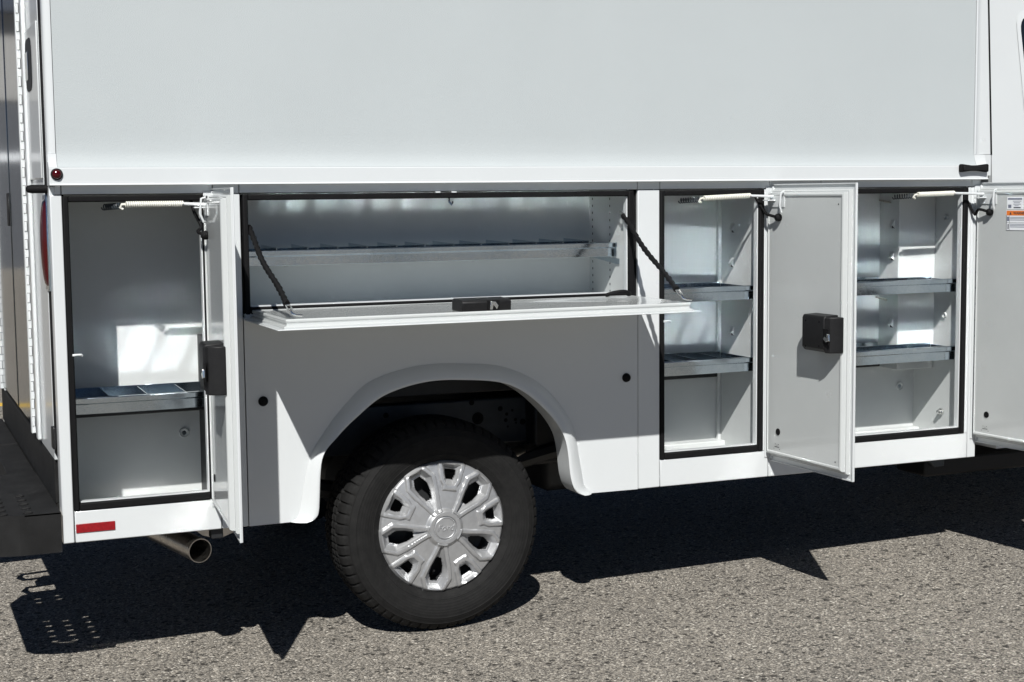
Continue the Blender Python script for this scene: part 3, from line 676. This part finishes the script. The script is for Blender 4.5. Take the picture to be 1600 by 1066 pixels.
# ------------------------------------------------------------------ wheel
def make_wheel():
    rim = MB().lathe([(.02,.115),(.05,.105),(.10,.110),(.15,.118),(.175,.110),(.190,.085),(.205,.075),(.208,.10),(.200,.25)], (0,0), 64)
    W = rim.build('wheel', CHAS, T)
    nN = 62; sub = 6; n = nN*sub
    prof = [(.206,.075),(.2145,.060),(.219,.053),(.2225,.0495),(.235,.040),(.2395,.0385),(.241,.0372),(.243,.0378),(.26,.0325),(.276,.0305),(.290,.0300),(.300,.0310),(.3015,.0300),(.304,.0315),(.312,.0345),(.320,.0390),(.3215,.0385),(.3235,.0415),(.331,.0480),(.338,.0550),(.343,.0610),(.3465,.0690),(.3490,.0790),(.3500,.0960),
            (.3500,.0985),(.3425,.0995),(.3425,.1065),(.3505,.1075),(.3510,.1290),(.3430,.1300),(.3430,.1375),(.3510,.1385),(.3510,.1610),(.3430,.1620),(.3430,.1695),(.3510,.1705),(.3505,.192),(.3425,.193),(.3425,.200),(.3500,.201),(.3490,.220),(.3465,.230),(.338,.244),(.331,.251),(.31,.262),(.28,.268),(.24,.262),(.206,.235)]
    vs_ = []
    for pi, (r, y) in enumerate(prof):
        for k in range(n):
            rr, yy = r, y; ph = k % sub
            blk = (k//sub)
            sh = .060 <= y <= .097 and r > .34
            sh2 = .046 <= y < .060 and r > .325
            if sh and ph == 0: rr -= .0085
            elif sh2 and ph == 0: yy += .0045; rr -= .003
            elif r > .349 and .107 < y < .193 and ((k + int(y*900)) % 4 == 0): rr -= .005
            elif .2015 <= y <= .232 and r > .34 and ph == 3: rr -= .0085
            t = 2*math.pi*k/n
            vs_.append((rr*math.cos(t), yy, rr*math.sin(t)))
    m = len(prof)
    ty = MB().add(vs_, [(i*n+k, i*n+(k+1)%n, (i+1)*n+(k+1)%n, (i+1)*n+k) for i in range(m-1) for k in range(n)])
    ty.build('tyre', TYRE, W, ang=32)
    # hub cap as a fine polar relief
    RH = .218; NR, NT = 84, 480
    def lerp_tab(tab, a):
        if a <= tab[0][0]: return tab[0][1]
        for (a0,b0),(a1,b1) in zip(tab[:-1], tab[1:]):
            if a <= a1: return b0+(b1-b0)*(a-a0)/(a1-a0)
        return tab[-1][1]
    LW = ((.26,.022),(.42,.075),(.62,.150),(.78,.190),(.955,.115)); LHt = ((.47,.045),(.58,.085),(.72,.105),(.84,.055))
    SW = ((.63,.055),(.70,.105),(.955,.165)); SHt = ((.715,.055),(.78,.082),(.865,.100))
    base = R_(44.6)
    def sm_(x): x = min(max(x,0),1); return x*x*(3-2*x)
    def loc(r, t, k, off):
        c = base+off+k*2*math.pi/5; return r*math.cos(t-c), r*math.sin(t-c)
    def height(r, t):
        h = .020*(1-r**2.2)
        h -= .010*sm_((r-.955)/.045)
        if r < .24: 
            h = .030 if r > .185 else (.0255 if r > .165 else .0275)
        elif r < .30: h = h + (.030-h)*(1-sm_((r-.24)/.06))*.9
        ins = -9
        for off, tab, a0, a1 in ((0,LW,.27,.955),(math.pi/5,SW,.63,.955)):
            for k in range(5):
                a, b = loc(r, t, k, off)
                if a < .2: continue
                q = min(lerp_tab(tab,a)-abs(b), (a-a0)*.8, (a1-a)*1.0); ins = max(ins, q) if q > ins else ins
        if r > .26:
            if ins > 0: h -= .0185*sm_(ins/.085) 
            h += .0062*sm_((ins+.068)/.026) - .0062*sm_((ins+.004)/.02)
        return h
    def hole(r, t):
        for off, tab, a0, a1 in ((0,LHt,.47,.84),(math.pi/5,SHt,.715,.865)):
            for k in range(5):
                a, b = loc(r, t, k, off)
                if a0 < a < a1 and abs(b) < lerp_tab(tab,a): return True
        return False
    vs_ = []; hm = MB()
    for i in range(NR+1):
        r = i/NR
        for k in range(NT):
            t = 2*math.pi*k/NT; vs_.append((RH*r*math.cos(t), .052-height(r,t), RH*r*math.sin(t)))
    fs = []
    for i in range(1, NR):
        for k in range(NT):
            if i/NR > .45 and hole((i+.5)/NR, 2*math.pi*(k+.5)/NT): continue
            fs.append((i*NT+k, i*NT+(k+1)%NT, (i+1)*NT+(k+1)%NT, (i+1)*NT+k))
    hm.v = vs_[NT:]; hm.f = [tuple(q-NT for q in f_) for f_ in fs]; hm.f.append(tuple(range(NT)))
    hc = hm.build('hub_cap', SILVER, W, ang=28)
    sl = hc.modifiers.new('thick', 'SOLIDIFY'); sl.thickness = .0035; sl.offset = 0
    em = MB(); N_ = 40
    em.tube([(.0345*math.cos(2*math.pi*q/N_), .0218, .0345*math.sin(2*math.pi*q/N_)) for q in range(N_+1)], .0012, 6).build('emblem_ring', SILVER, W)
    tm = text_mesh('Ford', .030, shear=.35, extrude=.0012); tm.transform(Matrix(((1,0,0,0),(0,0,-1,0),(0,1,0,0),(0,0,0,1)))); tm.materials.append(SILVER)
    lo = link('emblem_script', tm, W); lo.location = (0, .0222, 0)
    for k in range(5):
        a = base+k*2*math.pi/5+.30
        MB().tube([(.075*math.cos(a), .112, .075*math.sin(a)), (.075*math.cos(a), .090, .075*math.sin(a))], .012, 6).build('wheel_nut', STEEL, W)
    a = R_(-101); MB().tube([(.170*math.cos(a), .085, .170*math.sin(a)), (.150*math.cos(a), .062, .150*math.sin(a))], .005, 8).build('valve_stem', SEAL, W)
    return W
W1 = make_wheel(); W1.location = (0, 0, .345); W1['label'] = 'rear wheel with silver ten-slot hub cap'
W2 = copy_tree(W1, T); W2.location = (3.50, .03, .415); W2['label'] = 'front wheel under the cab'
for x, z in ((0,.345),(3.5,.415)):
    W3 = copy_tree(W1, T); W3.location = (x, 2.08, z); W3.rotation_euler = (0, 0, math.pi); W3['label'] = 'far side wheel'

# ------------------------------------------------------------------ cab
arch = [(3.50+.45*math.cos(a), .42+.45*math.sin(a)) for a in [math.pi*k/16 for k in range(17)]][::-1]
cabp = [(2.245,.44),(3.02,.44)] + [p for p in arch if p[1] > .445] + [(4.0,.44),(4.42,.44),(4.55,.62),(4.55,.95),(4.45,1.20),(3.85,1.42),(3.10,2.28),(2.85,2.42),(2.155,2.46),(2.158,2.30),(2.206,1.30)]
bm = bmesh.new(); vv = [bm.verts.new((x,.008,z)) for x, z in cabp]; f = bm.faces.new(vv); bmesh.ops.triangulate(bm, faces=[f])
exd = bmesh.ops.extrude_face_region(bm, geom=bm.faces[:]); bmesh.ops.translate(bm, verts=[q for q in exd['geom'] if isinstance(q, bmesh.types.BMVert)], vec=(0, 2.06, 0)); bmesh.ops.recalc_face_normals(bm, faces=bm.faces)
me = bpy.data.meshes.new('cab'); bm.to_mesh(me); bm.free(); me.materials.append(WHITE)
CAB = link('cab', me, T, bevel=.008)
MB().prism([(2.1346,2.62),(2.1440,2.62),(2.1948,1.5565),(2.1856,1.5565)], 'y', .0062, .0072).build('cab_gap_seal', SEAL, T)
def rounded(P, r, n_=6):
    out = []
    for i in range(len(P)):
        p0, p, p2 = Vector(P[i-1]), Vector(P[i]), Vector(P[(i+1)%len(P)])
        a = p+(p0-p).normalized()*r; b = p+(p2-p).normalized()*r
        for k in range(n_+1):
            t = k/n_; out.append(tuple((a*(1-t)*(1-t)+p*2*t*(1-t)+b*t*t)))
    return out
wp = rounded([(2.305,2.075),(2.95,2.075),(3.35,1.62),(3.35,1.40),(2.415,1.40)], .06)
wf = rounded([(2.287,2.097),(2.962,2.097),(3.378,1.63),(3.378,1.377),(2.392,1.377)], .07)
n = len(wp); fm = MB(); fm.add([(x,.0045,z) for x,z in wf]+[(x,.012-.010,z) for x,z in wp]+[(x,.0078,z) for x,z in wp], [(k,(k+1)%n,n+(k+1)%n,n+k) for k in range(n)]+[(n+k,n+(k+1)%n,2*n+(k+1)%n,2*n+k) for k in range(n)])
fm.build('window_frame', WHITE, CAB, ang=50)
MB().add([(x,.0068,z) for x,z in wp], [tuple(range(n))]).build('window_glass', GLASS, CAB, smooth=False)
MB().prism([(3.86,1.435),(3.125,2.275),(3.14,2.285),(3.875,1.445)], 'y', .15, 1.93).build('windscreen', GLASS, CAB)

# ------------------------------------------------------------------ yard behind, seen in the rear door skin
BD = bpy.data.objects.new('warehouse', None); COL.objects.link(BD); BD.location = (-9, 30, 0)
BD['label'] = 'low beige warehouse with dark grey lower cladding across the yard'; BD['category'] = 'building'
bz = .019*-9
MB().box(-22, 14, 0, 12, bz-.6, 3.55).build('lower_wall', DARKW, BD)
MB().box(-22.05, 14.05, -.05, 12.05, 3.55, 5.4).build('upper_wall', BEIGE, BD)
MB().box(-22.4, 14.4, -.5, 12.4, 5.4, 5.75).build('roof', ROOFM, BD)
MB().box(-22.02, 14.02, -.04, -.002, 2.25, 2.42).build('trim_band', WHITEP, BD)
yl = MB().box(-3.2, -.3, 6.6, 6.75, -.001, .004).build('parking_line', YELLOW); yl['kind'] = 'structure'
yl.location = (0, 0, -.006); yl.rotation_euler = (0, -math.atan(.019), 0)
